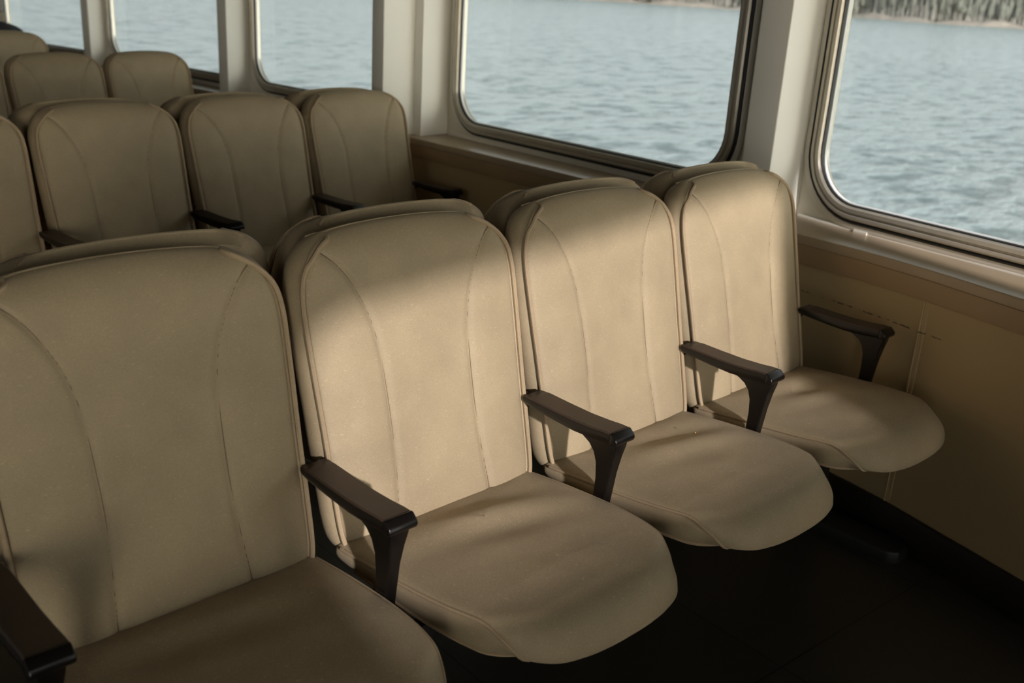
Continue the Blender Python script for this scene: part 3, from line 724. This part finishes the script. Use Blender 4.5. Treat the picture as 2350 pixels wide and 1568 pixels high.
def person(loc, rz):
    r_ = empty('person', loc, rz)
    # y+ is forward; seated on a seat of height .5
    V = [(0, 0, .52), (0, -.02, .70), (0, -.03, .88), (0, -.02, 1.00), (0, 0, 1.06)]; E = [(0, 1), (1, 2), (2, 3), (3, 4)]; Rr = [(.17, .12), (.15, .11), (.17, .115), (.12, .085), (.055, .055)]
    for sg in (-1, 1):
        b = len(V)
        V += [(sg*.17, -.02, .985), (sg*.215, .0, .93), (sg*.245, .02, .72), (sg*.20, .20, .60), (sg*.15, .30, .60)]
        E += [(3, b), (b, b+1), (b+1, b+2), (b+2, b+3), (b+3, b+4)]; Rr += [.065, .062, .052, .042, .036]
        b = len(V)
        V += [(sg*.10, .06, .54), (sg*.12, .42, .55), (sg*.12, .44, .48), (sg*.12, .43, .10)]; E += [(0, b), (b, b+1), (b+1, b+2), (b+2, b+3)]; Rr += [.10, .072, .065, .045]
    body = skin_body('body', V, E, Rr, M_JACKET, r_)
    # head and neck
    h = MB(); R_ = []
    for z, rx, ry, dy in ((-.135, .052, .055, -.01), (-.10, .054, .058, -.008), (-.095, .058, .075, .012), (-.07, .066, .088, .012), (-.04, .072, .096, .008), (0, .076, .101, .002), (.04, .078, .102, -.002), (.075, .072, .095, -.006), (.10, .055, .075, -.008), (.118, .030, .042, -.008), (.124, .006, .008, -.008)):
        ring_ = []
        for j in range(28):
            a = 2*math.pi*j/28; x = rx*math.sin(a); y = dy+ry*math.cos(a)
            if abs(math.sin(a)) < .3 and math.cos(a) > 0:
                if -.03 <= z <= .0: y += .016*(1-abs(math.sin(a))/.3)
                if abs(z-.04) < .02: y -= .006
            ring_.append((x, y, 1.195+z))
        R_.append(ring_)
    h.rings(R_); head = h.build('head', M_SKIN, r_, angle=80)
    for sg in (-1, 1):
        e = MB(); e.tube([(sg*.078, -.010, 1.165), (sg*.088, -.018, 1.18), (sg*.091, -.018, 1.205), (sg*.084, -.005, 1.222), (sg*.077, .004, 1.205)], lambda t: .007, 8); e.build('ear', M_SKIN, head)
        y_ = MB(); y_.tube([(sg*.032, .088, 1.205), (sg*.032, .098, 1.205)], .012, 10); y_.build('eye', M_WHITE, head)
        y_ = MB(); y_.tube([(sg*.032, .097, 1.205), (sg*.032, .1005, 1.205)], .006, 10); y_.build('pupil', M_ARM, head)
    mo = MB(); mo.tube([(-.022, .094, 1.138), (0, .099, 1.137), (.022, .094, 1.138)], .004, 6); mo.build('mouth', simple('lips', (.30, .10, .08), .5), head)
    hr = MB(); R_ = []
    for z, rx, ry, dy in ((-.06, .070, .05, -.052), (-.03, .080, .060, -.048), (0, .084, .075, -.034), (.04, .086, .095, -.014), (.075, .082, .104, -.008), (.10, .066, .088, -.008), (.122, .040, .055, -.008), (.134, .008, .010, -.008)):
        R_.append([(rx*math.sin(2*math.pi*j/28), dy+ry*math.cos(2*math.pi*j/28), 1.197+z) for j in range(28)])
    hr.rings(R_); hr.build('hair', M_HAIR, r_, angle=80)
    for sg in (-1, 1):
        hd = MB()
        hd.tube([(sg*.15, .29, .60), (sg*.145, .32, .597), (sg*.14, .36, .592), (sg*.138, .385, .588)], lambda t: .026+.010*math.sin(t*3), 12)
        for q in range(4):
            x0 = sg*(.114+.016*q); l_ = (.055, .066, .062, .048)[q]
            hd.tube([(x0, .375, .590), (x0, .375+l_*.5, .594), (x0, .375+l_*.85, .582), (x0, .375+l_, .568)], lambda t: .0090-.002*t, 8)
        hd.tube([(sg*.118, .33, .596), (sg*.095, .35, .590), (sg*.088, .375, .584)], lambda t: .011-.003*t, 8)
        hd.build('hand', M_SKIN, r_)
        sh = MB(); sh.rings([[(sg*.12+x*w_, y, z) for x, y in ((-1, .36), (1, .36), (1, .56), (.7, .64), (-.7, .64), (-1, .56))] for z, w_ in ((.0, .045), (.03, .047), (.075, .035))]); sh.build('shoe', M_ARM, r_, bevel=.008)
    return r_
tag(person((1.675, 6.56, -.06), .16), 'person in a black jacket with grey hair seated at the top left corner', 'person')
_o = copy_tree(protos[2]); _o.location = (1.66, 6.24, -.088); _o.rotation_euler = (0, 0, math.pi+.16)
tag(_o, 'rear-facing far seat that the person in the black jacket sits on', 'seat')

# ------------------------------------------------------------------ lake and far shore
WL = -2.5
def at_dist(az, dist, z): return (math.sin(az)*dist-.886, math.cos(az)*dist-1.636, z)
wm = MB(); NA = 40; a0_, a1_ = math.radians(-20), math.radians(150)
R_ = []
for dist in (6, 12, 30, 80, 160, 300, 380):
    R_.append([at_dist(a0_+(a1_-a0_)*i/NA, dist, WL) for i in range(NA+1)])
v = [p for r_ in R_ for p in r_]; n = NA+1
wm.add(v, [(i*n+j, i*n+j+1, (i+1)*n+j+1, (i+1)*n+j) for i in range(len(R_)-1) for j in range(NA)])
wo_ = wm.build('lake_water', M_WATER, smooth=False); tag(wo_, kind='structure')
rnd = random.Random(3)
# bank: irregular pale sandy edge and ground rising behind it
bk = MB(); NB = 260; b0, b1 = math.radians(-15), math.radians(120); ba = [b0+(b1-b0)*i/NB for i in range(NB+1)]
sh_d = [338+10*math.sin(a*9)+6*math.sin(a*31+1) for a in ba]
prof = [(-3, -.5), (0, .25), (3, .9), (7, 1.2), (25, 2.0), (60, 8.0), (140, 16)]
hh = [1+.35*math.sin(a*70)+.3*math.sin(a*173+2)+rnd.uniform(-.2, .2) for a in ba]
rows = [[at_dist(a, d+off, WL+(z*(h if 0 < off < 10 else 1))) for a, d, h in zip(ba, sh_d, hh)] for off, z in prof]
v = [p for r_ in rows for p in r_]; n = NB+1
f = [(i*n+j, i*n+j+1, (i+1)*n+j+1, (i+1)*n+j) for i in range(len(rows)-1) for j in range(NB)]
bk.add(v, f); bk.mi = [0 if q < 4*NB-NB else 1 for q in range(len(f))]
M_SAND = simple('pale_shore_gravel', (.20, .17, .135), .9, noise=.35, nscale=.35)
M_GRASS = simple('dry_bank_grass', (.09, .082, .05), .9, noise=.3, nscale=.2)
bo = bk.build('shore_bank', [M_SAND, M_GRASS], smooth=False); tag(bo, kind='structure')
# woodland on the bank: bare trunks and thin crowns nobody could count
M_WOOD = simple('bare_trunk_bark', (.24, .225, .19), .9, noise=.4, nscale=.5)
M_LEAF = simple('grey_green_foliage', (.075, .078, .058), .9, noise=.5, nscale=.6)
tr = MB()
for i in range(7000):
    a = rnd.uniform(math.radians(12), math.radians(75)); off = rnd.choice((rnd.uniform(7, 16), rnd.uniform(14, 60)))
    d = 338+10*math.sin(a*9)+6*math.sin(a*31+1)+off; z0 = WL+(1.2 if off < 8 else 1.2+(off-7)*.12); h = rnd.uniform(6, 15)*(.5 if off < 9 else 1)
    wd = rnd.uniform(.10, .32)
    x, y, _ = at_dist(a, d, 0); tx, ty = rnd.uniform(-.6, .6), rnd.uniform(-.6, .6)
    tr.rings([[(x+wd*math.cos(q*2.1), y+wd*math.sin(q*2.1), z0-.5) for q in range(3)], [(x+tx+wd*.3*math.cos(q*2.1), y+ty+wd*.3*math.sin(q*2.1), z0+h) for q in range(3)]], mi=0)
    if rnd.random() < .35:
        cr = rnd.uniform(.5, 1.2); ch = h*rnd.uniform(.5, .95); zb_ = z0+rnd.uniform(.1, .5)*h
        tr.rings([[(x+cr*s_*math.cos(q*1.257+i), y+cr*s_*math.sin(q*1.257+i), zb_+ch*t) for q in range(5)] for t, s_ in ((0, .15), (.3, .9), (.6, 1.0), (.85, .55), (1, .1))], mi=1)
to = tr.build('woodland', [M_WOOD, M_LEAF], smooth=False)
tag(to, 'grey-green strip of woodland along the far shore, at the top of the windows', 'trees', kind='stuff')

cb = MB(); cb.rings([[(.0016*s_*math.cos(q)+.0004*math.sin(3*q), .0014*s_*math.sin(q), z) for q in [i*math.pi/4 for i in range(8)]] for z, s_ in ((0, .8), (.0008, 1.2), (.0018, .9), (.0024, .3))])
co_ = cb.build('crumb', simple('orange_crumb', (.65, .34, .08), .7)); co_.location = (.955, -.41, .5225)
tag(co_, 'tiny orange crumb lying on the cushion of the middle sunlit seat', 'crumb')
